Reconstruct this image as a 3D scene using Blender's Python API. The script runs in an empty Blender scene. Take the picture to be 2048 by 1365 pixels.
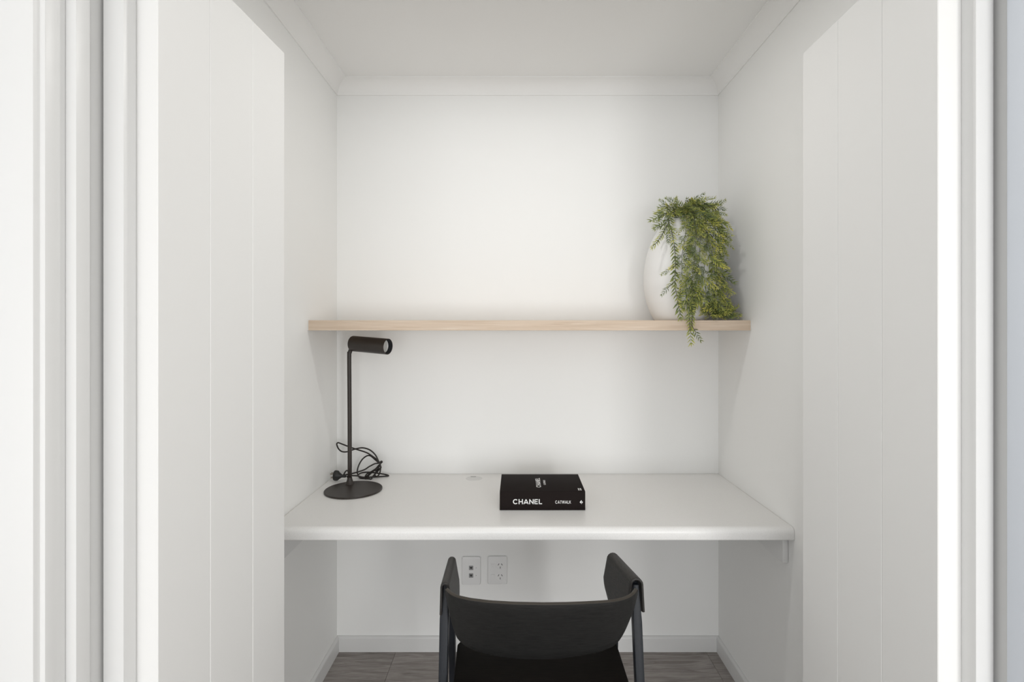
import bpy, bmesh, math, random
from mathutils import Vector, Matrix

random.seed(7)
C = bpy.context.scene.collection
SC = bpy.context.scene
R = math.radians

# ------------------------------------------------------------------ camera
F, VX, VY, D = 1037.0, 1034.0, 660.0, 2.15      # focal length in px, vanishing point, depth of the back wall
E = 1.330                                        # eye height
cam_d = bpy.data.cameras.new('camera'); cam = bpy.data.objects.new('camera', cam_d); C.objects.link(cam)
cam.location = (0, 0, E); cam.rotation_euler = (R(90), 0, 0)
cam_d.sensor_width = 36; cam_d.lens = 36*F/2048
cam_d.shift_x = -(VX-1024)/2048; cam_d.shift_y = (VY-682.5)/2048
cam_d.clip_start = 0.01
SC.camera = cam

# ------------------------------------------------------------------ light
SC.view_settings.view_transform = 'Standard'; SC.view_settings.look = 'None'
SC.view_settings.gamma = 1; SC.view_settings.use_curve_mapping = False
SC.view_settings.exposure = -0.24
w = bpy.data.worlds.new('world'); SC.world = w; w.use_nodes = True
w.node_tree.nodes['Background'].inputs[0].default_value = (0.985, 0.99, 1.0, 1)
w.node_tree.nodes['Background'].inputs[1].default_value = 0.9

def area(name, loc, target, sx, sy, power, col):
    l = bpy.data.lights.new(name, 'AREA'); l.shape = 'RECTANGLE'; l.size = sx; l.size_y = sy
    l.energy = power; l.color = col
    o = bpy.data.objects.new(name, l); C.objects.link(o); o.location = loc
    o.rotation_euler = (Vector(target)-Vector(loc)).to_track_quat('-Z', 'Y').to_euler()
    return o
area('window_light_right', (1.35, -2.0, 1.10), (-0.35, 2.1, 1.10), 0.5, 2.0, 30, (1.0, 0.99, 0.97))
area('front_fill_light', (0.0, -2.95, 0.85), (0.05, 1.0, 0.85), 3.6, 1.6, 66, (0.97, 0.985, 1.0))  # fill light added behind the camera, not a known glass door
area('window_light_left', (-2.05, 0.05, 1.3), (0.8, 0.86, 1.2), 1.2, 1.7, 1.2, (0.66, 0.85, 1.0))
DOWNLIGHT = (0.05, 1.34, 2.358, 4.0)             # x, y, z, watts of the recessed lamp in the niche ceiling

# ------------------------------------------------------------------ helpers
def at(px, py, Y):                               # a pixel of the photograph at depth Y
    return Vector(((px-VX)*Y/F, Y, E+(VY-py)*Y/F))
def onh(px, py, h):                              # a pixel on the level h below the eye
    return at(px, py, h*F/(py-VY))
def PX(px, Y): return (px-VX)*Y/F

def offset_of(o):
    v = Vector((0, 0, 0))
    while o: v += o.location; o = o.parent
    return v
def obj(name, bm, mat, parent=None, smooth=None, loc=None):
    me = bpy.data.meshes.new(name)
    if loc is None: loc = offset_of(parent)
    bmesh.ops.translate(bm, verts=bm.verts, vec=-Vector(loc))
    bmesh.ops.recalc_face_normals(bm, faces=bm.faces)
    bm.to_mesh(me); bm.free()
    if mat: me.materials.append(mat)
    o = bpy.data.objects.new(name, me); C.objects.link(o)
    if parent: o.parent = parent
    else: o.location = loc
    if smooth is not None:
        me.shade_smooth(); me.set_sharp_from_angle(angle=R(smooth))
    return o
def struct(name, bm, mat, parent=None, **k):
    o = obj(name, bm, mat, parent, **k)
    if not parent: o['kind'] = 'structure'
    return o
def thing(name, label, cat, loc, group=None):
    o = bpy.data.objects.new(name, None); C.objects.link(o); o.location = loc
    o.empty_display_size = .05
    o['label'] = label; o['category'] = cat
    if group: o['group'] = group
    return o
def tag(o, label, cat): o['label'] = label; o['category'] = cat; return o

def NB(): return bmesh.new()
def box(bm, lo, hi, bev=0, seg=2):
    x0, y0, z0 = lo; x1, y1, z1 = hi
    v = [bm.verts.new(p) for p in ((x0,y0,z0),(x1,y0,z0),(x1,y1,z0),(x0,y1,z0),(x0,y0,z1),(x1,y0,z1),(x1,y1,z1),(x0,y1,z1))]
    fs = [bm.faces.new([v[i] for i in f]) for f in ((3,2,1,0),(4,5,6,7),(0,1,5,4),(1,2,6,5),(2,3,7,6),(3,0,4,7))]
    if bev:
        es = {e for f in fs for e in f.edges}
        bmesh.ops.bevel(bm, geom=list(es), offset=bev, segments=seg, affect='EDGES', profile=.5)
    return bm
def prism(bm, pts, a, b, axis, bev=0, seg=2, bev_pred=None):
    """closed 2-D outline extruded from a to b; axis 'x': pts are (y,z); 'y': (x,z); 'z': (x,y)"""
    def P(p, t):
        return (t, p[0], p[1]) if axis == 'x' else (p[0], t, p[1]) if axis == 'y' else (p[0], p[1], t)
    A = [bm.verts.new(P(p, a)) for p in pts]; B = [bm.verts.new(P(p, b)) for p in pts]
    n = len(pts); fs = [bm.faces.new(A), bm.faces.new(B[::-1])]
    for i in range(n): fs.append(bm.faces.new((A[i], B[i], B[(i+1) % n], A[(i+1) % n])))
    if bev:
        es = list({e for f in fs for e in f.edges})
        if bev_pred: es = [e for e in es if bev_pred(e)]
        bmesh.ops.bevel(bm, geom=es, offset=bev, segments=seg, affect='EDGES', profile=.5)
    return bm
def frame_of(d, ref=Vector((0, 0, 1))):
    d = d.normalized()
    if abs(d.dot(ref)) > .97: ref = Vector((0, 1, 0))
    u = d.cross(ref).normalized(); return u, u.cross(d).normalized()
def tube(bm, pts, rad, n=8, caps=True):
    pts = [Vector(p) for p in pts]; rings = []
    u = None
    for i, p in enumerate(pts):
        d = (pts[min(i+1, len(pts)-1)]-pts[max(i-1, 0)]).normalized()
        if u is None: u, v = frame_of(d)
        else:
            u = (u-d*u.dot(d))
            u = u.normalized() if u.length > 1e-6 else frame_of(d)[0]
            v = d.cross(u)
        r = rad[i] if isinstance(rad, (list, tuple)) else rad
        rings.append([bm.verts.new(p+(u*math.cos(t)+v*math.sin(t))*r) for t in [2*math.pi*k/n for k in range(n)]])
    for a, b in zip(rings, rings[1:]):
        for k in range(n): bm.faces.new((a[k], a[(k+1) % n], b[(k+1) % n], b[k]))
    if caps: bm.faces.new(rings[0][::-1]); bm.faces.new(rings[-1])
    return bm
def lathe(bm, prof, c, n=48, axis=Vector((0, 0, 1))):
    """profile of (radius, height) turned about an axis through c; radius 0 closes it"""
    axis = axis.normalized(); u, v = frame_of(axis); c = Vector(c); rings = []
    for r, h in prof:
        if r < 1e-6: rings.append([bm.verts.new(c+axis*h)])
        else: rings.append([bm.verts.new(c+axis*h+(u*math.cos(t)+v*math.sin(t))*r) for t in [2*math.pi*k/n for k in range(n)]])
    for a, b in zip(rings, rings[1:]):
        for k in range(n):
            k2 = (k+1) % n
            if len(a) == 1 and len(b) == 1: continue
            if len(a) == 1: bm.faces.new((a[0], b[k2], b[k]))
            elif len(b) == 1: bm.faces.new((a[k], a[k2], b[0]))
            else: bm.faces.new((a[k], a[k2], b[k2], b[k]))
    return bm
def bar(bm, p0, p1, w, d, bev=.002, w1=None, d1=None):
    """rectangular bar, w along x, d along y (level cuts)"""
    p0 = Vector(p0); p1 = Vector(p1); w1 = w1 or w; d1 = d1 or d; v = []
    for p, a, b in ((p0, w, d), (p1, w1, d1)):
        for sx, sy in ((-1,-1),(1,-1),(1,1),(-1,1)): v.append(bm.verts.new(p+Vector((sx*a/2, sy*b/2, 0))))
    fs = [bm.faces.new([v[i] for i in f]) for f in ((3,2,1,0),(4,5,6,7),(0,1,5,4),(1,2,6,5),(2,3,7,6),(3,0,4,7))]
    if bev: bmesh.ops.bevel(bm, geom=list({e for f in fs for e in f.edges}), offset=bev, segments=2, affect='EDGES', profile=.5)
    return bm
def spline(pts, per=8):
    """Catmull-Rom through pts"""
    P = [Vector(p) for p in pts]; P = [P[0]*2-P[1]]+P+[P[-1]*2-P[-2]]; out = []
    for i in range(1, len(P)-2):
        a, b, c, d = P[i-1], P[i], P[i+1], P[i+2]
        for k in range(per):
            t = k/per
            out.append(.5*((2*b)+(c-a)*t+(2*a-5*b+4*c-d)*t*t+(3*b-a-3*c+d)*t**3))
    out.append(P[-2]); return out
def grid(bm, rows):
    V = [[bm.verts.new(p) for p in r] for r in rows]
    for a, b in zip(V, V[1:]):
        for i in range(len(a)-1): bm.faces.new((a[i], a[i+1], b[i+1], b[i]))
    return V
def interp(xs, ys, x):
    if x <= xs[0]: return ys[0]
    for i in range(len(xs)-1):
        if x <= xs[i+1]:
            t = (x-xs[i])/(xs[i+1]-xs[i]); return ys[i]*(1-t)+ys[i+1]*t
    return ys[-1]
def add_mod(o, kind, **k):
    m = o.modifiers.new(kind.lower(), kind)
    for a, b in k.items(): setattr(m, a, b)
    return o

# ------------------------------------------------------------------ materials
def mat(name, col, rough=.5, spec=.5, metal=0, build=None):
    m = bpy.data.materials.new(name); m.use_nodes = True
    nt = m.node_tree; b = nt.nodes['Principled BSDF']
    b.inputs['Base Color'].default_value = (*col, 1); b.inputs['Roughness'].default_value = rough
    b.inputs['Specular IOR Level'].default_value = spec; b.inputs['Metallic'].default_value = metal
    if build: build(nt, b)
    return m
def node(nt, kind, **k):
    n = nt.nodes.new(kind)
    for a, b in k.items():
        if a in n.inputs: n.inputs[a].default_value = b
        else: setattr(n, a, b)
    return n
def noise(nt, scale, stretch=(1, 1, 1), detail=4, rough=.55, dist=0, coord='Object', rnd=False):
    tc = node(nt, 'ShaderNodeTexCoord'); mp = node(nt, 'ShaderNodeMapping')
    mp.inputs['Scale'].default_value = stretch
    nt.links.new(tc.outputs[coord], mp.inputs['Vector'])
    if rnd:
        oi = node(nt, 'ShaderNodeObjectInfo'); mu = node(nt, 'ShaderNodeMath', operation='MULTIPLY'); mu.inputs[1].default_value = 37.0
        cx = node(nt, 'ShaderNodeCombineXYZ')
        nt.links.new(oi.outputs['Random'], mu.inputs[0])
        for k in range(3): nt.links.new(mu.outputs[0], cx.inputs[k])
        nt.links.new(cx.outputs[0], mp.inputs['Location'])
    n = node(nt, 'ShaderNodeTexNoise'); n.inputs['Scale'].default_value = scale
    n.inputs['Detail'].default_value = detail; n.inputs['Roughness'].default_value = rough; n.inputs['Distortion'].default_value = dist
    nt.links.new(mp.outputs[0], n.inputs['Vector']); return n
def ramp(nt, src, stops):
    r = node(nt, 'ShaderNodeValToRGB'); e = r.color_ramp.elements
    while len(e) < len(stops): e.new(.5)
    for el, (p, c) in zip(e, stops): el.position = p; el.color = (*c, 1)
    nt.links.new(src, r.inputs['Fac']); return r
def bump(nt, b, src, strength, dist=.001):
    n = node(nt, 'ShaderNodeBump'); n.inputs['Strength'].default_value = strength; n.inputs['Distance'].default_value = dist
    nt.links.new(src, n.inputs['Height']); nt.links.new(n.outputs[0], b.inputs['Normal'])

def paint(name, col, rough, bs=.12, spec=.3):
    def f(nt, b):
        n = noise(nt, 260, detail=3); bump(nt, b, n.outputs['Fac'], bs, .0006)
        n2 = noise(nt, 1.3, detail=2)
        r = ramp(nt, n2.outputs['Fac'], [(.3, tuple(c*.988 for c in col)), (.7, col)])
        nt.links.new(r.outputs[0], b.inputs['Base Color'])
    return mat(name, col, rough, spec, build=f)
M = {}
M['wall'] = paint('wall_paint', (.925, .926, .912), .85)
M['ceiling'] = paint('ceiling_paint', (.93, .927, .915), .95, .05)
M['trim'] = paint('trim_enamel', (.765, .765, .757), .38, .03, .4)
M['window_tint'] = paint('bluish_window_light_tint', (.70, .74, .80), .6, .05)  # white trim with the bluish window light put into its colour
M['door'] = paint('door_enamel', (.865, .863, .85), .5, .04, .35)
M['plastic'] = mat('white_plastic', (.87, .87, .865), .35, .45)
M['grommet'] = mat('pale_grey_plastic', (.74, .74, .73), .4)
M['dark_slot'] = mat('dark_slot', (.03, .03, .03), .7)
M['jack_grey'] = mat('grey_jack_plastic', (.30, .30, .30), .5)
M['caulk'] = mat('sealant', (.80, .79, .76), .6)

def f(nt, b):
    n = noise(nt, 900, detail=2)
    r = ramp(nt, n.outputs['Fac'], [(.30, (.70, .69, .67)), (.42, (.86, .855, .84)), (.62, (.87, .865, .85)), (.75, (.89, .885, .87))])
    nt.links.new(r.outputs[0], b.inputs['Base Color']); bump(nt, b, n.outputs['Fac'], .06, .0004)
M['laminate'] = mat('white_speckled_laminate', (.76, .75, .73), .30, .45, build=f)

def f(nt, b):
    n = noise(nt, 9, (.55, 6, 22), detail=7, rough=.62, dist=.6)
    n2 = noise(nt, 60, (.15, 4, 10), detail=3)
    r = ramp(nt, n.outputs['Fac'], [(.25, (.60, .46, .34)), (.5, (.71, .575, .45)), (.75, (.79, .67, .55))])
    mx = node(nt, 'ShaderNodeMix', data_type='RGBA', blend_type='MULTIPLY'); mx.inputs[0].default_value = .16
    nt.links.new(r.outputs[0], mx.inputs[6]); nt.links.new(n2.outputs['Fac'], mx.inputs[7])
    nt.links.new(mx.outputs[2], b.inputs['Base Color']); bump(nt, b, n2.outputs['Fac'], .1, .0005)
M['oak'] = mat('pale_oak_veneer', (.68, .56, .44), .55, .3, build=f)

def f(nt, b):
    n = noise(nt, 5, (1.0, 9, 9), detail=8, rough=.62, dist=1.2, rnd=True)
    n2 = noise(nt, 40, (.5, 8, 8), detail=4, rnd=True)
    r = ramp(nt, n.outputs['Fac'], [(.25, (.17, .148, .134)), (.48, (.31, .280, .26)), (.62, (.39, .355, .335)), (.8, (.47, .435, .41))])
    mx = node(nt, 'ShaderNodeMix', data_type='RGBA', blend_type='OVERLAY'); mx.inputs[0].default_value = .35
    nt.links.new(r.outputs[0], mx.inputs[6]); nt.links.new(n2.outputs['Fac'], mx.inputs[7])
    nt.links.new(mx.outputs[2], b.inputs['Base Color']); bump(nt, b, n2.outputs['Fac'], .15, .0006)
M['plank'] = mat('grey_vinyl_plank', (.15, .13, .12), .5, .35, build=f)
M['joint'] = mat('dark_joint', (.05, .045, .04), .9)

def stained(name, c0, c1, rough, spec, stretch):
    def f(nt, b):
        n = noise(nt, 26, stretch, detail=6, rough=.65, dist=.4)
        r = ramp(nt, n.outputs['Fac'], [(.35, c0), (.75, c1)])
        nt.links.new(r.outputs[0], b.inputs['Base Color']); bump(nt, b, n.outputs['Fac'], .35, .0006)
    return mat(name, c0, rough, spec, build=f)
M['black_ply'] = stained('black_stained_plywood', (.006, .006, .006), (.023, .0225, .0215), .5, .3, (1.0, 5, 48))
M['black_arm'] = stained('black_stained_arm_veneer', (.012, .0115, .011), (.045, .040, .036), .45, .45, (18, 2, 14))
M['black_leg'] = stained('black_stained_leg', (.006, .008, .012), (.012, .015, .021), .45, .35, (20, 20, 1.5))  # black stain with the bluish sky reflection put into the colour
M['black_seat'] = stained('black_brown_seat_ply', (.002, .0016, .0013), (.008, .006, .0045), .6, .12, (1, 16, 4))
M['ply_edge'] = mat('worn_ply_edge', (.045, .038, .030), .45, .4)
M['bronze'] = mat('dark_bronze_powder_coat', (.030, .023, .019), .42, .45)
M['lamp_inside'] = mat('lamp_inner_black', (.006, .007, .01), .35, .5)
M['reflector'] = mat('lamp_lens', (.62, .62, .60), .25, .6)
M['cord'] = mat('brown_black_cord', (.016, .012, .010), .5)
M['plug'] = mat('black_plug', (.014, .014, .013), .5)
M['pin'] = mat('brass_pin', (.35, .32, .28), .35, .5, 1)
def f(nt, b):
    n = noise(nt, 1500, (1, 1, 1), detail=2)
    r = ramp(nt, n.outputs['Fac'], [(.3, (.006, .0042, .0038)), (.7, (.021, .0150, .0140))])
    nt.links.new(r.outputs[0], b.inputs['Base Color']); bump(nt, b, n.outputs['Fac'], .3, .0004)
M['book_cloth'] = mat('black_book_cloth', (.015, .012, .011), .8, .12, build=f)
M['paper'] = mat('book_paper', (.75, .72, .66), .9)
M['foil'] = mat('white_foil', (.82, .82, .81), .5)
M['vase'] = paint('matte_white_ceramic', (.88, .875, .86), .75, .15, .25)
def f(nt, b):
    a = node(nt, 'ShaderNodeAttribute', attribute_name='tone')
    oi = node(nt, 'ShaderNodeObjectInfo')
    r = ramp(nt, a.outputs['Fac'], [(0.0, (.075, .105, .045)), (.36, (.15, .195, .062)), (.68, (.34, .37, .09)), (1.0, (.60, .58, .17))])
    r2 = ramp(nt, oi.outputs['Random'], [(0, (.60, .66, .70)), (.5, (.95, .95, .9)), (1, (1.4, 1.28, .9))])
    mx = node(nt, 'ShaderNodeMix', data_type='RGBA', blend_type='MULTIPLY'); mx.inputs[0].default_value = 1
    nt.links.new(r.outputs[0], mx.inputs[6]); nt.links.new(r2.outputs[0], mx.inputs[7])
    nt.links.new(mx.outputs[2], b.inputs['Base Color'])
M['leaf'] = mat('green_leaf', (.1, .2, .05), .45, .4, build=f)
M['vine'] = mat('grey_brown_stem', (.075, .075, .050), .6)

# ------------------------------------------------------------------ room shell
XL, XR, CZ = PX(674, D), PX(1437, D), 2.356
YF = .95                                          # niche side of the front wall
ROOM_L, ROOM_R, ROOM_B = -2.3, 2.5, -3.2
struct('wall_back', box(NB(), (XL-.1, D, -.02), (XR+.1, D+.1, CZ+.05)), M['wall'])
struct('wall_left', box(NB(), (XL-.1, YF-.02, -.02), (XL, D, CZ+.05)), M['wall'])
struct('wall_right', box(NB(), (XR, YF-.02, -.02), (XR+.1, D, CZ+.05)), M['wall'])
struct('ceiling', box(NB(), (ROOM_L-.1, ROOM_B, CZ), (ROOM_R+.1, D+.1, CZ+.1)), M['ceiling'])

fl = struct('floor', box(NB(), (ROOM_L-.1, ROOM_B, -.1), (ROOM_R+.1, D+.1, -.004)), M['joint'])
pw = .195; y = D; row = 0; protos = {}
while y > ROOM_B:
    y0 = max(y-pw, ROOM_B); x = ROOM_L-.1; cuts = [ROOM_L-.1+((row*.47+.62) % 1.28)]
    while cuts[-1] < ROOM_R+.1: cuts.append(min(cuts[-1]+1.28, ROOM_R+.1))
    for c in cuts:
        if c-x > .02:
            key = (round(c-x, 3), round(y-y0, 3))
            if key not in protos:
                protos[key] = bpy.data.meshes.new('plank')
                b_ = box(NB(), (0.0004, .0004, -.004), (c-x-.0004, y-y0-.0004, 0), .0008, 1); b_.to_mesh(protos[key]); b_.free()
                protos[key].materials.append(M['plank'])
            o = bpy.data.objects.new('plank', protos[key]); C.objects.link(o); o.parent = fl; o.location = (x, y0, 0)
        x = c
    y -= pw; row += 1

# front wall around the opening, the outer room's side walls
DT = 2.04                                         # door height
struct('wall_front', box(NB(), (ROOM_L, .80, -.02), (-.715, YF, CZ+.02)), M['wall'])
struct('wall_front_right', box(NB(), (.826, .80, -.02), (ROOM_R, YF, CZ+.02)), M['wall'])
struct('wall_front_header', box(NB(), (-.715, .80, DT+.06), (.826, YF, CZ+.02)), M['wall'])
struct('wall_outer_left', box(NB(), (ROOM_L-.1, ROOM_B, -.02), (ROOM_L, YF, CZ+.02)), M['wall'])
struct('wall_outer_right', box(NB(), (ROOM_R, ROOM_B, -.02), (ROOM_R+.1, YF, CZ+.02)), M['wall'])

# door lining, stops and architraves (profiles in plan, extruded upwards)
dh = DT-E
yfar = dh*F/(VY-106)
lb = (PX(569, yfar), yfar); ym = dh*F/VY; lm = (PX(465, ym), ym)
k = (lb[0]-lm[0])/(lb[1]-lm[1])
def face_y(px, b, k):                              # where the pixel column meets the door face in plan
    g = (px-VX)/F; return (b[0]-k*b[1])/(g-k)
ya = face_y(315.5, lb, k); la = (lb[0]+k*(ya-lb[1]), ya)
ya_l = ya
yfar_r = dh*F/(VY-107); rb = (PX(1605.5, yfar_r), yfar_r); ya_r = face_y(1876, rb, 0); ra = (rb[0], ya_r)
Ys = .876; xs_in = PX(268, .900); xs_out = PX(206, Ys)
def vert(name, pts, bev=.0015, z1=DT+.02): return struct(name, prism(NB(), pts, 0, z1, 'z', bev), M['trim'], smooth=30)
xl = xs_out+.0035; y150 = -xl*F/(VX-150); y180 = -xl*F/(VX-180)
vert('trim_1', [(-.7155, .8185), (xl, .8185), (xl, y180), (-.7040, y180+.0006), (-.7040, YF), (-.7155, YF)], .0004)
vert('trim_2', [(xs_out, Ys), (xs_in, Ys), (xs_in, ya_l-.0008), (xs_in-.004, ya_l-.0008), (xs_in-.004, YF-.02), (-.7039, YF-.02), (-.7039, YF-.03), (xs_out, YF-.03)], .0012)
x130 = PX(130, .8165); y90 = -x130*F/(VX-90); x80 = PX(80, y90); y66 = -x80*F/(VX-66)
vert('trim_3', [(-.80, y66), (x80, y66), (x80, y90), (x130, y90), (x130, .8183), (-.716, .8183), (-.716, .7998), (-.80, .7998)], .0022, DT+.09)
rx_in = PX(1922, .904); rY = rx_in*F/(1952-VX); rx_out = PX(1995, rY); ry_e = (rx_out-.003)*F/(2014-VX)
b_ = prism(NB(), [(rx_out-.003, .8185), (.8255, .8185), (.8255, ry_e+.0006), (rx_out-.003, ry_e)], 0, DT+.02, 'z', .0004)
struct('trim_4', b_, M['window_tint'], smooth=30)  # front lining, tinted blue to stand for window light
vert('trim_11', [(.8165, ry_e+.0007), (.8255, ry_e+.0007), (.8255, YF), (.8165, YF)], .0002)
st = NB(); prism(st, [(rx_in, rY), (rx_out, rY), (rx_out, YF-.03), (.8164, YF-.03), (.8164, YF-.02), (rx_in+.004, YF-.02), (rx_in+.004, ya_r-.0008), (rx_in, ya_r-.0008)], 0, DT+.02, 'z')
bmesh.ops.bevel(st, geom=[e for e in st.edges if abs(e.verts[0].co.z-e.verts[1].co.z) > 1 and e.verts[0].co.x > .8 and e.verts[0].co.y < .89], offset=.012, segments=5, affect='EDGES', profile=.5)
struct('trim_5', st, M['trim'], smooth=50)
vert('trim_6', [(.826, .7998), (.826, .8183), (.822, .8183), (.822, .787), (.83, .787), (.83, .772), (.91, .772), (.91, .7998)], .0022, DT+.09)
struct('trim_7', box(NB(), (-.7155, .8185, DT+.0201), (.8255, YF, DT+.0595), .001), M['trim'])

# cornice
def cove(p=.0545):
    r = p-.004; pts = [(0, p), (.003, p+.0)]
    for k in range(9):
        t = R(90*k/8); pts.append((p-r*math.cos(t), p-r*math.sin(t)))
    pts += [(p, 0), (0, 0)]; return pts
def sweep(bm, prof, A, B):
    a = [bm.verts.new(A(*q)) for q in prof]; b = [bm.verts.new(B(*q)) for q in prof]; n = len(prof)
    bm.faces.new(a); bm.faces.new(b[::-1])
    for i in range(n): bm.faces.new((a[i], b[i], b[(i+1) % n], a[(i+1) % n]))
    return bm
cp = cove()
struct('trim_8', sweep(NB(), cp, lambda a, d: (XL+a, D-a, CZ-d), lambda a, d: (XR-a, D-a, CZ-d)), M['ceiling'], smooth=40)
struct('trim_9', sweep(NB(), cp, lambda a, d: (XL+a, YF, CZ-d), lambda a, d: (XL+a, D-a, CZ-d)), M['ceiling'], smooth=40)
struct('trim_10', sweep(NB(), cp, lambda a, d: (XR-a, YF, CZ-d), lambda a, d: (XR-a, D-a, CZ-d)), M['ceiling'], smooth=40)
bp = [(0, 0), (.0125, 0), (.0125, .0555), (.0105, .0595), (.005, .0625), (0, .0625)]
struct('baseboard_back', sweep(NB(), bp, lambda a, h: (XL+a, D-a, h), lambda a, h: (XR-a, D-a, h)), M['trim'])
struct('baseboard_left', sweep(NB(), bp, lambda a, h: (XL+a, YF, h), lambda a, h: (XL+a, D-a, h)), M['trim'])
struct('baseboard_right', sweep(NB(), bp, lambda a, h: (XR-a, YF, h), lambda a, h: (XR-a, D-a, h)), M['trim'])

# doors: three tongue-and-groove boards each, swung into the niche
def door(name, A, B, side, cuts):
    """A hinge corner, B free corner of the visible face in plan; side = direction of the back"""
    A = Vector((*A, 0)); B = Vector((*B, 0)); d = (B-A); L = d.length; d.normalize(); nrm = Vector((-d.y, d.x, 0))*side
    root = NB(); th = .0428
    def slab(bm, s0, s1, t0, t1, z0, z1, bev):
        pts = [A+d*s0+nrm*t0, A+d*s1+nrm*t0, A+d*s1+nrm*t1, A+d*s0+nrm*t1]
        return prism(bm, [(p.x, p.y) for p in pts], z0, z1, 'z', bev, 1)
    core = slab(NB(), .001, L-.001, .006, th-.0005, .0105, DT-.0005, 0)
    o = struct(name, core, M['door'])
    ss = [0]+[c*L for c in cuts]+[L]
    for s0, s1 in zip(ss, ss[1:]):
        obj('board', slab(NB(), s0+(.0004 if s0 else 0), s1-(.0004 if s1 < L else 0), 0, th, .01, DT, .0013), M['door'], o, smooth=20)
    return o
door('door_1', la, lb, 1, [(face_y(p, lb, k)-ya_l)/(lb[1]-ya_l) for p in (420.5, 505.5)])
door('door_2', ra, rb, -1, [(face_y(p, rb, 0)-ya_r)/(rb[1]-ya_r) for p in (1763.5, 1675.5)])

# ------------------------------------------------------------------ downlight in the niche ceiling (above the picture)
dx, dy, dz, dwatt = DOWNLIGHT
t = thing('ceiling_downlight', 'round recessed white downlight in the niche ceiling, above the desk front', 'light', (dx, dy, CZ))
b_ = NB(); lathe(b_, [(.036, -.001), (.048, -.001), (.050, -.004), (.049, -.006), (.040, -.006), (.036, -.001)], (dx, dy, CZ), 32)
obj('trim_ring', b_, M['plastic'], t, smooth=40)
l = bpy.data.lights.new('downlight_lamp', 'AREA'); l.shape = 'DISK'; l.size = .075; l.energy = dwatt; l.color = (1, .985, .96)
lo = bpy.data.objects.new('downlight_lamp', l); C.objects.link(lo); lo.parent = t; lo.location = (0, 0, -.0075)

# ------------------------------------------------------------------ desk
DH = .597; DZ = E-DH; dY = 1.560; th = .038
t = thing('desk', 'white speckled laminate desk top spanning the niche with a rounded front edge', 'desk', ((XL+XR)/2, (dY+D)/2, DZ-th))
prof = [(D-.0015, DZ), (D-.0015, DZ-th), (dY+.004, DZ-th)]
r = .017
for k in range(4):
    a = R(90*k/3); prof.append((dY+.004-.004*math.sin(a), DZ-th+.004-.004*math.cos(a)))
for k in range(9):
    a = R(90*k/8); prof.append((dY+r-r*math.cos(a), DZ-r+r*math.sin(a)))
obj('worktop', prism(NB(), prof, XL+.001, XR-.001, 'x'), M['laminate'], t, smooth=40)
# timber cleats under both ends, screwed to the side walls
def cleat(x0, x1):
    b_ = prism(NB(), [(dY+.035, DZ-th-.0005), (dY+.035, DZ-th-.082), (D-.02, DZ-th-.082), (D-.02, DZ-th-.0005)], x0, x1, 'x', .0015)
    return b_
cl = obj('support_cleat', cleat(XR-.0185, XR-.001), M['trim'], t, smooth=30); cl['label'] = 'white painted timber cleat on the right wall'
cl = obj('support_cleat', cleat(XL+.001, XL+.0185), M['trim'], t, smooth=30); cl['label'] = 'white painted timber cleat on the left wall'
gc = onh(948, 957.5, DH)
b_ = NB(); lathe(b_, [(0, .0002), (.0255, .0002), (.0262, .0004), (.0285, .0005), (.0325, .0004), (.0335, -.0002)], gc, 40)
g = obj('cable_grommet', b_, M['grommet'], t, smooth=30)
b_ = NB(); box(b_, (gc.x-.015, gc.y+.019, gc.z+.0001), (gc.x+.006, gc.y+.026, gc.z+.0006))
o = obj('slot', b_, M['jack_grey'], g); o['label'] = 'grey cable slot'
b_ = NB()
tube(b_, [(XL+.002, D-.003, DZ-.0009), (XR-.002, D-.003, DZ-.0009)], .0016, 6)
obj('sealant_bead', b_, M['caulk'], t)
for s, xx in ((1, XL+.002), (-1, XR-.002)):
    tt = [(xx+s*random.uniform(-.0004, .0006), D-.004-k*.029, DZ-.0009) for k in range(20)]
    b_ = NB(); tube(b_, tt, .0017, 6); obj('sealant_bead', b_, M['caulk'], t)

# ------------------------------------------------------------------ shelf
sY = 1.847; s_top = (VY-641)*sY/F; s_bot = (VY-661.5)*sY/F
t = thing('shelf', 'pale oak floating shelf fixed across the niche above the desk', 'shelf', ((XL+XR)/2, (sY+D)/2, E+s_bot))
obj('shelf_board', box(NB(), (XL+.003, sY, E+s_bot), (XR-.003, D-.001, E+s_top), .0008, 1), M['oak'], t)
for xx in (XL, XR-.003):
    o = obj('end_seal', box(NB(), (xx+.0003, sY+.001, E+s_bot+.001), (xx+.0027, D-.001, E+s_top-.001)), M['caulk'], t); o['label'] = 'white sealant line at the shelf end'

# ------------------------------------------------------------------ vase
SZ = E+s_top
VC = Vector((PX(1362, 2.0), 2.0, SZ)); vs = 2.0/F
def vase_r(h):                                    # h in px above the base
    up, dn, c, a = 128., 112., 81., 73.
    k = (h-c)/(up if h > c else dn)
    return a*math.sqrt(max(0, 1-k*k))*vs
VH = 203
prof = [(0, .002), (vase_r(0)-.004, 0)] + [(vase_r(h), h*vs) for h in range(1, 205, 4)]
r_l = prof[-1][0]
prof += [(r_l-.003, (VH+3)*vs), (r_l-.008, (VH+1)*vs), (r_l-.008, (VH-12)*vs), (r_l+.006, (VH-30)*vs), (0, (VH-60)*vs)]
b_ = NB(); lathe(b_, prof, VC, 64)
v = obj('vase', b_, M['vase'], None, smooth=40, loc=tuple(VC))
tag(v, 'tall egg-shaped matte white vase at the right end of the oak shelf', 'vase')
VTOP = VC+Vector((0, 0, VH*vs))

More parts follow.
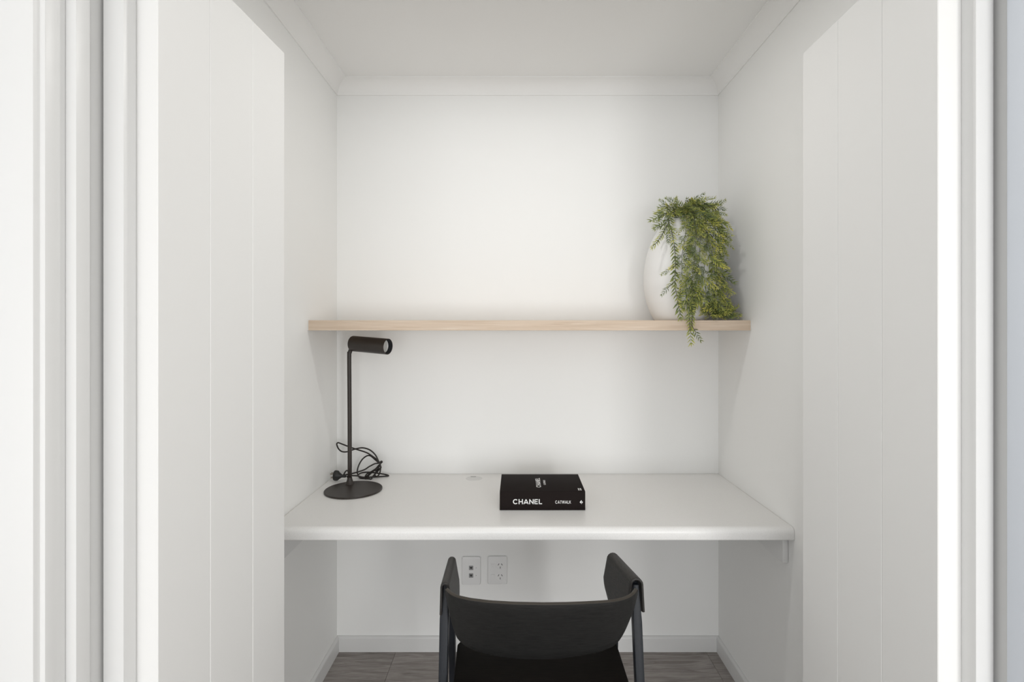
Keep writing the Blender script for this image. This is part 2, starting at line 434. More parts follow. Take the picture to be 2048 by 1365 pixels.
# ------------------------------------------------------------------ trailing plant
plant = thing('trailing_plant', 'artificial trailing green plant spilling out of the white vase over the shelf', 'plant', tuple(VTOP))
def sprig_mesh(i, straight=False):
    """rachis with leaflets, one connected mesh, along +x, drooping a little"""
    rr = random.Random(100+i); bm = bmesh.new(); lay = bm.verts.layers.float.new('tone')
    n = rr.choice((5, 6, 7)); L = n*.0100; bend = rr.uniform(-.25, .35); side = rr.uniform(-.25, .25)
    if straight: n = 5; L = n*.0125; bend = rr.uniform(-.05, .1); side = rr.uniform(-.08, .08)
    rings = []
    for k in range(n+1):
        s = k/n; p = Vector((s*L, side*s*s*L, -bend*s*s*L)); q = .0007*(1-.6*s)
        ring = [bm.verts.new(p+Vector((0, q*math.cos(a), q*math.sin(a)))) for a in (R(90), R(210), R(330))]
        for v_ in ring: v_[lay] = .25
        if rings:
            for j in range(3): bm.faces.new((rings[-1][j], rings[-1][(j+1) % 3], ring[(j+1) % 3], ring[j]))
        rings.append(ring)
    bright = rr.uniform(-.12, .5)
    def leaflet(v0, d, up, ln, tone):
        sd = d.cross(up).normalized(); wd = ln*rr.uniform(.085, .115); b0 = v0.co
        curl = up*ln*rr.uniform(-.18, .06)
        def nv(p, tn):
            q = bm.verts.new(p); q[lay] = max(0, min(1, tn)); return q
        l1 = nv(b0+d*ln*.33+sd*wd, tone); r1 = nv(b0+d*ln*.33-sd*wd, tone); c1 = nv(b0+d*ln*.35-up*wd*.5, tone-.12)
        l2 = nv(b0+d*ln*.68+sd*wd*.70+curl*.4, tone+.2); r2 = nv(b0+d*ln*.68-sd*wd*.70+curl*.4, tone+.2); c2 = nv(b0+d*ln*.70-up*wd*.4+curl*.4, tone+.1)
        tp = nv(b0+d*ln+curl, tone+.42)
        for fc in ((v0, l1, c1), (v0, c1, r1), (l1, l2, c2, c1), (c1, c2, r2, r1), (l2, tp, c2), (c2, tp, r2)): bm.faces.new(fc)
    for k in range(1, n+1):
        s = k/n
        for sg, vi in ((1, 1), (-1, 0)):
            if rr.random() < (.06 if not straight else 0): continue
            ang = R(rr.uniform(38, 62)*(1-.35*s)); el = rr.uniform(-.25, .45)
            d = Vector((math.cos(ang), sg*math.sin(ang), el*.5)).normalized()
            up = Vector((rr.uniform(-.3, .3), rr.uniform(-.4, .4), 1)); up = (up-d*up.dot(d)).normalized()
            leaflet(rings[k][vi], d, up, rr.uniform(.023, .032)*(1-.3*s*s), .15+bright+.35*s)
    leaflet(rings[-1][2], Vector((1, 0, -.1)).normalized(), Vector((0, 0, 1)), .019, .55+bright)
    me = bpy.data.meshes.new('leaf_sprig'); bm.to_mesh(me); bm.free(); me.materials.append(M['leaf']); return me
SPRIGS = [sprig_mesh(i) for i in range(16)]
COMBS = [sprig_mesh(40+i, True) for i in range(6)]
n_sprig = [0]
prnd = random.Random(5)
def place_sprig(parent, p, d, up, sc, pool=None):
    d = d.normalized(); up = (up-d*up.dot(d))
    up = up.normalized() if up.length > .05 else frame_of(d)[1]
    yv = up.cross(d)
    m = Matrix((d, yv, up)).transposed().to_4x4()
    o = bpy.data.objects.new('leaf_sprig', prnd.choice(pool or SPRIGS)); C.objects.link(o); o.parent = parent
    tip = p+d*.085*sc
    o.matrix_local = Matrix.Translation(p-offset_of(parent)) @ m @ Matrix.Scale(sc, 4)
    n_sprig[0] += 1
def clear_of(p, d, ln):
    """keep a sprig out of the walls, the shelf and the vase"""
    for f_ in (.35, .7, 1.0):
        q = p+d*ln*f_
        if q.x > XR-.012: d = d+Vector((-.9, 0, 0))
        if q.y > D-.012: d = d+Vector((0, -.9, 0))
        if sY-.004 < q.y and SZ-.03 < q.z < SZ+.006: d = d+Vector((0, 0, .8))
        if sY-.004 < q.y and q.z < SZ-.03: d = d+Vector((0, -1.2, 0))
        h = (q.z-SZ)/vs
        if 0 < h < VH:
            off = Vector((q.x-VC.x, q.y-VC.y, 0)); rr_ = vase_r(h)+.006
            if off.length < rr_: d = d+off.normalized()*.9
    return d.normalized()
def vine(pts, every=.016, spread=.85, droop=.35, first=0.0, scale=(.65, 1.0), thick=.0013):
    pp = spline(pts, 7)
    for q in pp:                                   # push out of the vase
        h = (q.z-SZ)/vs
        if 0 < h < VH-3:
            off = Vector((q.x-VC.x, q.y-VC.y, 0)); rm = vase_r(h)+.006
            if off.length < rm and off.length > 1e-4:
                off = off.normalized()*rm; q.x = VC.x+off.x; q.y = VC.y+off.y
    b_ = NB(); tube(b_, pp, [thick*(1-.5*i/len(pp)) for i in range(len(pp))], 5)
    o = obj('vine', b_, M['vine'], plant, smooth=60)
    acc = 0; nxt = first; sg = 1
    for a, c in zip(pp, pp[1:]):
        seg = (c-a).length; acc += seg
        if acc >= nxt and seg > 1e-6:
            nxt += every*1.02*prnd.uniform(.7, 1.3); tg = (c-a)/seg
            u, v2 = frame_of(tg); ang = prnd.uniform(-.9, .9)+(0 if sg > 0 else math.pi)
            sd = u*math.cos(ang)+v2*math.sin(ang); sg = -sg
            h = (a.z-SZ)/vs
            off = Vector((a.x-VC.x, a.y-VC.y, 0))
            outw = off.normalized()*.35 if off.length > .02 else Vector((0, 0, .3))
            d = (tg*prnd.uniform(.35, .9)+sd*spread+Vector((0, 0, -droop))+outw+Vector((0, -.15, 0))).normalized()
            sc = prnd.uniform(*scale)
            d = clear_of(a, d, .075*sc)
            up = Vector((prnd.uniform(-.4, .4), -1, .5))
            place_sprig(o, a, d, up, sc)
    # a sprig at the end
    tg = (pp[-1]-pp[-3]).normalized()
    place_sprig(o, pp[-1], clear_of(pp[-1], tg, .06), Vector((0, -1, .2)), scale[0]+.1)
    return o
def comb(pts, start=0.0, sc=1.0, thick=.0012):
    """a strand whose sprigs follow one another along the stem, leaflets spread to both sides"""
    pp = spline(pts, 8)
    b_ = NB(); tube(b_, pp, thick, 5); o = obj('vine', b_, M['vine'], plant, smooth=60)
    acc = 0; nxt = start
    for k, (a, c) in enumerate(zip(pp, pp[1:])):
        acc += (c-a).length
        if acc >= nxt:
            q = pp[min(k+6, len(pp)-1)]; d = q-a
            if d.length < .012: d = c-a
            place_sprig(o, a, d, Vector((prnd.uniform(-.25, .25), -1, prnd.uniform(0, .3))), sc, COMBS); nxt += .056*sc
    return o
MOUTH = VTOP+Vector((0, 0, -.012))
def P(px, py, Y): return at(px, py, Y)
# left side: short spray and the long strand down the front left
vine([MOUTH, P(1352, 420, 1.97), P(1338, 418, 1.94), P(1331, 432, 1.92), P(1330, 448, 1.90), P(1334, 462, 1.885)], .017, .9, .25, .03)
comb([MOUTH, P(1350, 424, 1.95), P(1338, 440, 1.91), P(1346, 474, 1.87), P(1350, 505, 1.855), P(1351, 539, 1.848), P(1350, 568, 1.846), P(1354, 595, 1.844), P(1361, 630, 1.842)], .06, 1.0)
vine([MOUTH, P(1344, 414, 1.97), P(1334, 414, 1.96), P(1328, 422, 1.95)], .016, .7, -.3, .02, (.5, .75))
# front mass
vine([MOUTH, P(1370, 418, 1.94), P(1384, 440, 1.90), P(1384, 480, 1.86), P(1376, 530, 1.848), P(1372, 575, 1.842), P(1376, 612, 1.838)], .015, .7, .35, .04, (.55, .85))
vine([MOUTH, P(1376, 416, 1.94), P(1396, 440, 1.90), P(1400, 490, 1.86), P(1394, 550, 1.846), P(1388, 600, 1.84)], .015, .7, .35, .04, (.5, .8))
vine([MOUTH, P(1372, 412, 1.95), P(1386, 428, 1.89), P(1392, 460, 1.855), P(1390, 510, 1.83), P(1384, 560, 1.83), P(1386, 596, 1.832)], .012, .9, .3, .03)
vine([MOUTH, P(1380, 410, 1.96), P(1404, 424, 1.91), P(1414, 460, 1.875), P(1412, 510, 1.86), P(1406, 560, 1.85), P(1408, 604, 1.86)], .012, .9, .3, .03)
vine([MOUTH, P(1384, 408, 1.97), P(1412, 420, 1.93), P(1426, 450, 1.90), P(1424, 500, 1.885), P(1420, 550, 1.88), P(1424, 595, 1.885), P(1426, 622, 1.89)], .013, .85, .3, .03)
vine([MOUTH, P(1366, 416, 1.93), P(1374, 440, 1.885), P(1370, 475, 1.86), P(1364, 515, 1.847), P(1364, 555, 1.84)], .014, .8, .3, .03, (.6, .9))
vine([MOUTH, P(1388, 406, 1.98), P(1420, 414, 1.95), P(1434, 440, 1.93), P(1436, 480, 1.92), P(1432, 530, 1.91), P(1438, 580, 1.91), P(1444, 610, 1.91)], .014, .8, .3, .03)
vine([MOUTH, P(1378, 404, 2.0), P(1402, 404, 2.0), P(1420, 412, 2.0), P(1432, 416, 2.0)], .014, .8, -.1, .02, (.6, .9))
vine([MOUTH, P(1372, 412, 1.98), P(1384, 406, 1.96), P(1396, 412, 1.94), P(1404, 428, 1.92)], .013, .9, -.35, .02, (.55, .85))
vine([MOUTH, P(1358, 416, 1.96), P(1348, 408, 1.96), P(1340, 410, 1.97)], .013, .8, -.1, .015, (.5, .8))
vine([MOUTH, P(1362, 420, 1.94), P(1372, 424, 1.92), P(1388, 426, 1.90), P(1402, 436, 1.885), P(1410, 456, 1.875)], .013, .9, 0, .02, (.6, .9))
vine([MOUTH, P(1392, 414, 1.95), P(1416, 440, 1.92), P(1440, 452, 1.92), P(1448, 462, 1.92)], .016, .8, .1, .03, (.55, .8))
# right side, down to the clump lying on the shelf
vine([MOUTH, P(1390, 412, 1.97), P(1424, 436, 1.93), P(1432, 500, 1.905), P(1430, 560, 1.895), P(1424, 612, 1.89), P(1432, 630, 1.885), P(1450, 632, 1.89), P(1462, 630, 1.91)], .012, .8, .1, .05, (.5, .85))
vine([P(1412, 600, 1.88), P(1414, 624, 1.875), P(1424, 633, 1.875), P(1442, 634, 1.88), P(1458, 632, 1.90), P(1462, 628, 1.93)], .008, .85, -.35, .02, (.4, .65))
vine([P(1408, 596, 1.90), P(1418, 622, 1.90), P(1436, 628, 1.90), P(1454, 626, 1.92)], .009, .85, -.2, .02, (.45, .7))
for pts, st, sc_ in (
 ([P(1340, 440, 1.90), P(1328, 462, 1.88), P(1315, 484, 1.868), P(1305, 492, 1.862)], .012, .75),
 ([P(1340, 432, 1.91), P(1328, 449, 1.89), P(1314, 456, 1.88)], .012, .7),
 ([P(1342, 422, 1.93), P(1328, 429, 1.91), P(1318, 436, 1.90)], .01, .7),
 ([P(1350, 420, 1.96), P(1336, 412, 1.95), P(1330, 408, 1.95)], .012, .5),
 ([P(1372, 416, 1.95), P(1380, 408, 1.94), P(1390, 404, 1.94)], .004, .62),
 ([P(1410, 416, 1.95), P(1424, 412, 1.95), P(1434, 408, 1.95)], .008, .62),
 ([P(1416, 430, 1.92), P(1432, 446, 1.91), P(1444, 460, 1.91)], .012, .7),
 ([P(1430, 466, 1.90), P(1436, 480, 1.895), P(1438, 492, 1.895)], .004, .65),
 ([P(1356, 528, 1.845), P(1346, 534, 1.84), P(1338, 540, 1.838)], .004, .55),
 ([P(1354, 560, 1.842), P(1346, 566, 1.84), P(1336, 576, 1.838)], .004, .6),
 ([P(1362, 575, 1.84), P(1360, 590, 1.836), P(1362, 600, 1.836)], .002, .7),
 ([P(1432, 545, 1.89), P(1444, 560, 1.89), P(1452, 575, 1.89)], .006, .75),
 ([P(1430, 575, 1.885), P(1444, 590, 1.885), P(1452, 600, 1.885)], .006, .7),
 ([P(1384, 560, 1.836), P(1388, 585, 1.832), P(1388, 600, 1.832)], .0, .9),
 ([P(1372, 590, 1.836), P(1378, 612, 1.834), P(1379, 643, 1.833), P(1381, 664, 1.833)], .006, .95),
 ([P(1386, 596, 1.834), P(1385, 631, 1.832), P(1384, 650, 1.832), P(1391, 664, 1.832)], .01, .85)):
    comb(pts, st, sc_)
st_ = NB(); tube(st_, spline([P(1412, 414, 1.95), P(1424, 412, 1.94), P(1431, 420, 1.935), P(1431, 429, 1.935), P(1426, 437, 1.93)], 8), .0021, 6)
obj('bare_stem', st_, M['vine'], plant, smooth=60)

# ------------------------------------------------------------------ desk lamp
bt = .006
bc = onh(707, 978.5, DH-bt); bc.z = DZ+.0006
t = thing('desk_lamp', 'dark bronze desk lamp with a tubular head at the left end of the desk', 'lamp', tuple(bc))
br = .104
b_ = NB(); lathe(b_, [(0, 0), (br-.001, 0), (br, .001), (br, bt-.0015), (br-.0015, bt), (0, bt)], bc, 72)
obj('base', b_, M['bronze'], t, smooth=30)
foot = onh(699.5, 968.5, DH-bt); yp = foot.y
b_ = NB(); lathe(b_, [(.0168, 0), (.0168, .0012), (.0155, .003), (.0115, .012), (.0088, .022), (.0083, .026), (0, .026)], foot, 32)
obj('pole_collar', b_, M['bronze'], t, smooth=40)
hl = at(705, 687.5, yp+.002); hr = at(776, 693.8, yp-.058)
hd = (hr-hl).normalized()
top = at(698.5, 716, yp)
b_ = NB(); pp = spline([foot+Vector((0, 0, .004)), Vector((foot.x-.0004, yp, (foot.z+top.z)/2)), top, at(699.5, 706, yp), at(702.5, 698, yp), at(706, 692, yp)], 6)
tube(b_, pp, .0079, 16); obj('pole', b_, M['bronze'], t, smooth=60)
hlen = (hr-hl).length; rr_ = .0298
b_ = NB(); lathe(b_, [(0, 0), (rr_-.003, 0), (rr_-.0008, .0008), (rr_, .003), (rr_, hlen-.0005), (rr_-.0006, hlen), (rr_-.0022, hlen), (rr_-.0026, hlen-.001), (rr_-.0026, hlen-.024)], hl, 48, hd)
head = obj('lamp_head', b_, M['bronze'], t, smooth=35)
b_ = NB(); lathe(b_, [(rr_-.0028, hlen-.0005), (rr_-.0028, hlen-.020), (rr_-.008, hlen-.021)], hl, 48, hd)
o = obj('inner_sleeve', b_, M['lamp_inside'], head, smooth=35); o['label'] = 'black inner sleeve'
b_ = NB(); lathe(b_, [(rr_-.0029, hlen-.0215), (rr_-.0045, hlen-.0165), (rr_-.006, hlen-.016), (rr_-.008, hlen-.0185), (0, hlen-.0205)], hl, 48, hd)
o = obj('lamp_lens', b_, M['reflector'], head, smooth=25); o['label'] = 'pale bulb face inside the head'
def cc(cx, cy, Y):                                 # the traced cord, kept above the desk
    p = at(640+cx*160/1456, 860+cy*150/1365, Y); p.z = max(p.z, DZ+.0038); return p
cord = [cc(430,830,2.045), cc(520,812,2.05), cc(620,790,2.05), cc(800,732,2.055), cc(900,670,2.06), cc(1000,620,2.065), cc(1085,605,2.07),
 cc(1030,540,2.075), cc(940,475,2.08), cc(840,415,2.085), cc(640,350,2.09), cc(500,300,2.095), cc(390,258,2.10), cc(330,238,2.10), cc(305,265,2.10), cc(335,345,2.095), cc(400,398,2.09), cc(500,400,2.085),
 cc(620,358,2.075), cc(770,330,2.07), cc(900,365,2.065), cc(1000,450,2.062), cc(1060,560,2.06), cc(1100,650,2.058), cc(1095,760,2.06), cc(1060,835,2.07), cc(1015,850,2.075), cc(1000,800,2.08), cc(1060,700,2.085), cc(1100,620,2.085), cc(1130,590,2.08), cc(1115,575,2.075), cc(1075,610,2.07),
 cc(1020,560,2.09), cc(900,470,2.10), cc(790,520,2.10), cc(710,640,2.095), cc(678,770,2.085), cc(720,870,2.075), cc(800,908,2.072), cc(850,850,2.07), cc(930,770,2.065), cc(1030,700,2.062), cc(1085,650,2.06), cc(1110,690,2.065),
 cc(1060,720,2.08), cc(980,750,2.085), cc(860,800,2.08), cc(815,880,2.072), cc(850,900,2.068), cc(900,820,2.066), cc(1000,730,2.066), cc(1080,640,2.068), cc(1100,690,2.075), cc(1040,770,2.08), cc(970,840,2.07), cc(935,935,2.062), cc(900,945,2.064), cc(780,935,2.07),
 cc(740,890,2.08), cc(690,835,2.09), cc(760,785,2.10), cc(900,775,2.105), cc(1060,795,2.11), cc(1180,815,2.112), cc(1248,848,2.108), cc(1190,876,2.10), cc(1000,886,2.09), cc(800,866,2.075), cc(680,842,2.065), cc(560,838,2.055), cc(500,850,2.052), cc(520,900,2.048)]
b_ = NB(); tube(b_, spline(cord, 7), .0029, 7)
co = obj('power_cord', b_, M['cord'], t, smooth=60)
b_ = NB(); tube(b_, spline([cc(430,830,2.045), cc(450,785,2.047), cc(480,748,2.05), cc(505,750,2.055), cc(530,800,2.06), cc(600,842,2.06)], 6), .0029, 7)
obj('cord_loop', b_, M['cord'], co, smooth=60)
b_ = NB()
pc = at(676, 953.5, 2.04); pc.z = max(pc.z, DZ+.0225)
pd = Vector((-1, .12, .05)).normalized()
lathe(b_, [(0, -.034), (.0035, -.034), (.0052, -.030), (.0062, -.016), (.013, -.006), (.0195, .001), (.0205, .010), (.0195, .014), (0, .014)], pc, 20, pd)
bmesh.ops.scale(b_, vec=(1, .8, 1), verts=b_.verts, space=Matrix.Translation(-pc))
pl = obj('plug', b_, M['plug'], t, smooth=45)
for k, (sz, sy) in enumerate(((.007, -.006), (.007, .006), (-.008, 0))):
    q = pc+pd*.0135+Vector((0, sy, sz)); b_ = NB(); bar(b_, q-Vector((0, 0, .0028)), q+Vector((0, 0, .0028)), .001, .0012, 0)
    b_.free(); b_ = NB(); box(b_, (q.x-.0155, q.y-.0008, q.z-.003), (q.x, q.y+.0008, q.z+.003)); o = obj('pin', b_, M['pin'], pl)

# ------------------------------------------------------------------ book
bh = .0635
p0 = onh(999.5, 1021.6, DH); p1 = onh(1170.5, 1021.6, DH)
bY0 = p0.y; bY1 = (DH-bh)*F/(949-VY); bx0, bx1 = p0.x, p1.x; bz0, bz1 = DZ+.0002, DZ+bh
t = thing('book', 'thick black cloth hardcover book with white lettering lying on the desk', 'book', ((bx0+bx1)/2, (bY0+bY1)/2, DZ))
ct = .0032
obj('back_cover', box(NB(), (bx0, bY0+.003, bz0), (bx1, bY1, bz0+ct), .0009), M['book_cloth'], t, smooth=40)
obj('front_cover', box(NB(), (bx0, bY0+.003, bz1-ct), (bx1, bY1, bz1), .0009), M['book_cloth'], t, smooth=40)
pr = [(bY0+.0005, bz0+.0008), (bY0, bz0+.004), (bY0-.0004, (bz0+bz1)/2), (bY0, bz1-.004), (bY0+.0007, bz1-.0010), (bY0+.0030, bz1-.0002), (bY0+.0045, bz1-.0014), (bY0+.0045, bz0+.0014), (bY0+.003, bz0+.0002)]
obj('spine', prism(NB(), pr, bx0, bx1, 'x'), M['book_cloth'], t, smooth=40)
o = obj('page_block', box(NB(), (bx0+.004, bY0+.0046, bz0+ct), (bx1-.004, bY1-.005, bz1-ct)), M['paper'], t); o['label'] = 'cream page block between the covers'

# lettering: each glyph from strokes in a unit-high box
def ring_pts(cx, cy, r, a0, a1, n, asp=1): return [(cx+r*asp*math.cos(R(a0+(a1-a0)*k/n)), cy+r*math.sin(R(a0+(a1-a0)*k/n))) for k in range(n+1)]
GL = {'C': (.98, [ring_pts(.50, .5, .42, 42, 318, 16, 1.0)]), 'H': (.86, [[(.1, 0), (.1, 1)], [(.76, 0), (.76, 1)], [(.1, .5), (.76, .5)]]),
 'A': (.98, [[(.06, 0), (.49, .97)], [(.92, 0), (.49, .97)], [(.24, .27), (.74, .27)]]), 'N': (.90, [[(.1, 0), (.1, 1)], [(.1, .96), (.8, .04)], [(.8, 0), (.8, 1)]]),
 'E': (.74, [[(.1, 0), (.1, 1)], [(.1, .09), (.68, .09)], [(.1, .5), (.63, .5)], [(.1, .91), (.68, .91)]]), 'L': (.70, [[(.1, 0), (.1, 1)], [(.1, .09), (.66, .09)]]),
 'T': (.76, [[(.38, 0), (.38, 1)], [(.04, .91), (.72, .91)]]), 'W': (1.28, [[(.05, 1), (.34, .03)], [(.34, .03), (.64, .97)], [(.64, .97), (.94, .03)], [(.94, .03), (1.23, 1)]]),
 'K': (.84, [[(.1, 0), (.1, 1)], [(.14, .40), (.74, 1)], [(.32, .55), (.78, 0)]])}
def lettering(bm, text, org, ux, uy, un, hgt, length, weight=.19, gap=.13, depth=.0003):
    tot = sum(GL[c][0] for c in text)+gap*(len(text)-1); sx = length/tot; x = 0
    for c in text:
        wd, strokes = GL[c]
        for s in strokes:
            ptsL, ptsR = [], []
            for i, q in enumerate(s):
                a = Vector(s[max(i-1, 0)]); b = Vector(s[min(i+1, len(s)-1)]); d = (b-a).normalized(); n2 = Vector((-d.y, d.x))*weight/2; q = Vector(q)
                ptsL.append(q+n2); ptsR.append(q-n2)
            def W(q, z): return org+ux*((x+q.x)*sx)+uy*(q.y*hgt)+un*z
            for i in range(len(s)-1):
                qd = [ptsL[i], ptsL[i+1], ptsR[i+1], ptsR[i]]
                for q in qd: q.y = min(1, max(0, q.y))
                f_ = [bm.verts.new(W(q, depth)) for q in qd]; g_ = [bm.verts.new(W(q, 0)) for q in qd]
                bm.faces.new(f_)
                for j in range(4): bm.faces.new((f_[j], g_[j], g_[(j+1) % 4], f_[(j+1) % 4]))
        x += wd+gap
    return bm
X_, Y_, Z_ = Vector((1, 0, 0)), Vector((0, 1, 0)), Vector((0, 0, 1))
def on_spine(px, py): q = at(px, py, bY0-.0004); return q
def flat(name, bm, label):
    o = obj(name, bm, M['foil'], t); o['label'] = label; return o
q = on_spine(1026, 1009); e = on_spine(1084.5, 999)
flat('spine_title', lettering(NB(), 'CHANEL', q, X_, Z_, -Y_, e.z-q.z, e.x-q.x, .19), 'large white title lettering on the spine')
q = on_spine(1110.5, 1008); e = on_spine(1142, 1001.8)
flat('spine_subtitle', lettering(NB(), 'CATWALK', q, X_, Z_, -Y_, e.z-q.z, e.x-q.x, .165), 'small white second word on the spine')
q = on_spine(1162.6, 1005); s = .0064; b_ = NB()
for pts in ([(-1, 0), (0, 1), (.38, .62), (-.1, .2), (.12, -.12), (-.35, -.62)], [(1, 0), (0, -1), (-.1, -.88), (.38, -.35), (.1, 0), (.55, .42)]):
    f_ = [b_.verts.new(q+X_*a*s*.85+Z_*c*s-Y_*.0003) for a, c in pts]; b_.faces.new(f_)
flat('spine_emblem', b_, 'small white diamond emblem on the spine')
TH = DH-bh
def on_top(px, py): q = onh(px, py, TH); q.z = bz1+.0001; return q
y0_ = on_top(1080, 975.2).y; y1_ = on_top(1080, 956.8).y
q = Vector((on_top(1081, 966).x, y0_, bz1))
flat('cover_title', lettering(NB(), 'CHANEL', q, Y_, -X_, Z_, .0165, y1_-y0_, .21), 'white title lettering across the front cover')
y0_ = on_top(1089, 970.3).y; y1_ = on_top(1088, 961).y
q = Vector((on_top(1091, 966).x, y0_, bz1))
flat('cover_subtitle', lettering(NB(), 'CATWALK', q, Y_, -X_, Z_, .0075, y1_-y0_, .19), 'small white second word on the front cover')
b_ = NB()
for px in (1158.2, 1162.2):
    a = on_top(px, 981.5); c = on_top(px-1.2, 977)
    for k in range(7):
        yy = a.y+(c.y-a.y)*(k+.15)/7; box(b_, (a.x-.0022, yy, bz1), (a.x+.0022, yy+(c.y-a.y)*.6/7, bz1+.0002))
o = flat('cover_small_print', b_, 'tiny white two-line print in the cover corner'); o['kind'] = 'stuff'

# ------------------------------------------------------------------ wall outlets
def rrect(cx, cz, w_, h_, r_, n=5):
    out = []
    for sx, sz, a0 in ((1, -1, -90), (1, 1, 0), (-1, 1, 90), (-1, -1, 180)):
        for k in range(n+1):
            a = R(a0+90*k/n); out.append((cx+sx*(w_/2-r_)+r_*math.cos(a), cz+sz*(h_/2-r_)+r_*math.sin(a)))
    return out
def plate_of(t, x0, x1, y0, y1):
    a = at(x0, y1, D-.011); b = at(x1, y0, D-.011); cx, cz = (a.x+b.x)/2, (a.z+b.z)/2; w_, h_ = b.x-a.x, b.z-a.z
    bm = NB(); rings = []
    for dw, yy in ((-.0012, D-.0003), (-.0012, D-.0030), (0, D-.0031), (0, D-.0082), (-.0012, D-.0105), (-.004, D-.0116)):
        rings.append([bm.verts.new((px_, yy, pz_)) for px_, pz_ in rrect(cx, cz, w_+2*dw, h_+2*dw, .0068+dw*.5)])
    for A_, B_ in zip(rings, rings[1:]):
        for k in range(len(A_)): bm.faces.new((A_[k], A_[(k+1) % len(A_)], B_[(k+1) % len(A_)], B_[k]))
    bm.faces.new(rings[0]); bm.faces.new(rings[-1][::-1])
    obj('wall_plate', bm, M['plastic'], t, smooth=40)
def on_plate(px, py): return at(px, py, D-.0116)
q = at(942, 1143, D)
t = thing('data_outlet', 'white wall plate with two grey data jacks under the desk, left of the power outlet', 'outlet', (q.x, D, q.z))
plate_of(t, 923.5, 961, 1115, 1171)
for py in (1136.5, 1151.8):
    q = on_plate(942.2, py); s = .0088
    b_ = NB()
    prism(b_, rrect(q.x, q.z, s*2, s*2, .0012, 2), q.y-.0008, q.y+.0004, 'y')
    j = obj('data_jack', b_, M['jack_grey'], t); j['label'] = 'grey square data jack'
    b_ = NB(); prism(b_, [(q.x-s*.55, q.z+s*.45), (q.x-s*.55, q.z-.1*s), (q.x-s*.25, q.z-.1*s), (q.x-s*.25, q.z-s*.5), (q.x+s*.25, q.z-s*.5), (q.x+s*.25, q.z-.1*s), (q.x+s*.55, q.z-.1*s), (q.x+s*.55, q.z+s*.45)], q.y-.0012, q.y, 'y')
    obj('jack_opening', b_, M['dark_slot'], j)
    q = on_plate(952.3, py); b_ = NB(); lathe(b_, [(0, .0006), (.0014, .0005), (.0016, -.0004)], q, 10, Vector((0, -1, 0)))
    obj('indicator_dot', b_, M['jack_grey'], t)
q = at(994, 1142, D)
t = thing('power_outlet', 'white double power outlet with two switches under the desk, right of the data plate', 'outlet', (q.x, D, q.z))
plate_of(t, 975.5, 1014, 1114, 1170)
for py in (1131.8, 1153.5):
    a = on_plate(985.6, py); b_ = NB(); w_ = .0088
    prism(b_, rrect(a.x, a.z, .0192, .0192, .001, 2), a.y-.0006, a.y+.0004, 'y', 0)
    sw = obj('switch_surround', b_, M['plastic'], t)
    b_ = NB(); prism(b_, [(a.y+.0002, a.z-w_), (a.y-.0014, a.z-w_), (a.y-.0036, a.z+w_), (a.y+.0002, a.z+w_)], a.x-w_+.0006, a.x+w_-.0006, 'x', .0006, 1)
    obj('switch_rocker', b_, M['plastic'], sw)
    c = on_plate(1000.4, py+.3)
    b_ = NB(); lathe(b_, [(0, .0004), (.0165, .0004), (.0172, -.0002)], c, 32, Vector((0, -1, 0)))
    sk = obj('socket_face', b_, M['plastic'], t, smooth=30)
    for ddx, ddz, ang in ((-.0068, .0050, 30), (.0068, .0050, -30), (0, -.0078, 0)):
        b_ = NB(); hw, hh = .0011, .0042
        ca, sa = math.cos(R(-ang)), math.sin(R(-ang))
        prism(b_, [(c.x+ddx+x_*ca-z_*sa, c.z+ddz+x_*sa+z_*ca) for x_, z_ in ((-hw, -hh), (hw, -hh), (hw, hh), (-hw, hh))], c.y-.0007, c.y, 'y')
        obj('pin_slot', b_, M['dark_slot'], sk)

# ------------------------------------------------------------------ chair
AH = .658; AZ = E-AH                               # level of the arms' top
root = Vector((.058, 1.36, 0))
t = thing('armchair', 'black stained wooden armchair with a curved back tucked up to the desk', 'chair', tuple(root))
# back rest shell
HR = .660; ZR = E-HR
rim_px = [(893, 1177), (899, 1185), (908, 1190.5), (917, 1194), (940, 1199), (980.6, 1204), (1030, 1206.8), (1086, 1208), (1130, 1207.4), (1168, 1206), (1205, 1204), (1226.7, 1202), (1248, 1197.5), (1262, 1191), (1269, 1184), (1272.5, 1177)]
rim = [onh(a, b, HR) for a, b in rim_px]
rxs = [p.x for p in rim]; rys = [p.y for p in rim]
TILT = .22
bot_px = [(897, 1203), (903, 1231), (909, 1257), (917.4, 1277), (928.5, 1288), (950.6, 1299.5), (973, 1305.5), (1000, 1311.6), (1030, 1315.5), (1062.7, 1317), (1121, 1315), (1160, 1310), (1200, 1301.5), (1224.3, 1291.5), (1236.4, 1280), (1242.4, 1271), (1248.5, 1259), (1257.6, 1237), (1266.6, 1211), (1271, 1190)]
bots = []
for a, b in bot_px:
    Yv = 1.32
    for _ in range(30):
        q = at(a, b, Yv); Yv = .5*Yv+.5*(interp(rxs, rys, q.x)+TILT*(ZR-q.z))
    bots.append(at(a, b, Yv))
bots.sort(key=lambda q: q.x)
bxs = [rim[0].x-.001]+[q.x for q in bots]+[rim[-1].x+.001]; bzs = [ZR-.008]+[q.z for q in bots]+[ZR-.008]
cols = []
xa, xb = rim[0].x, rim[-1].x; N = 60
for i in range(N+1):
    s = i/N; s = .5-.5*math.cos(math.pi*s); s = .75*s+.25*i/N
    x = xa+(xb-xa)*s
    yr = sum(interp(rxs, rys, x+dx_) for dx_ in (-.004, 0, .004))/3; zb = interp(bxs, bzs, x)
    cols.append([Vector((x, yr+TILT*(ZR-z), z)) for z in [ZR-(ZR-zb)*k/8 for k in range(9)]])
b_ = NB(); grid(b_, cols)
o = obj('backrest', b_, M['black_ply'], t, smooth=60)
o.data.materials.append(M['ply_edge'])
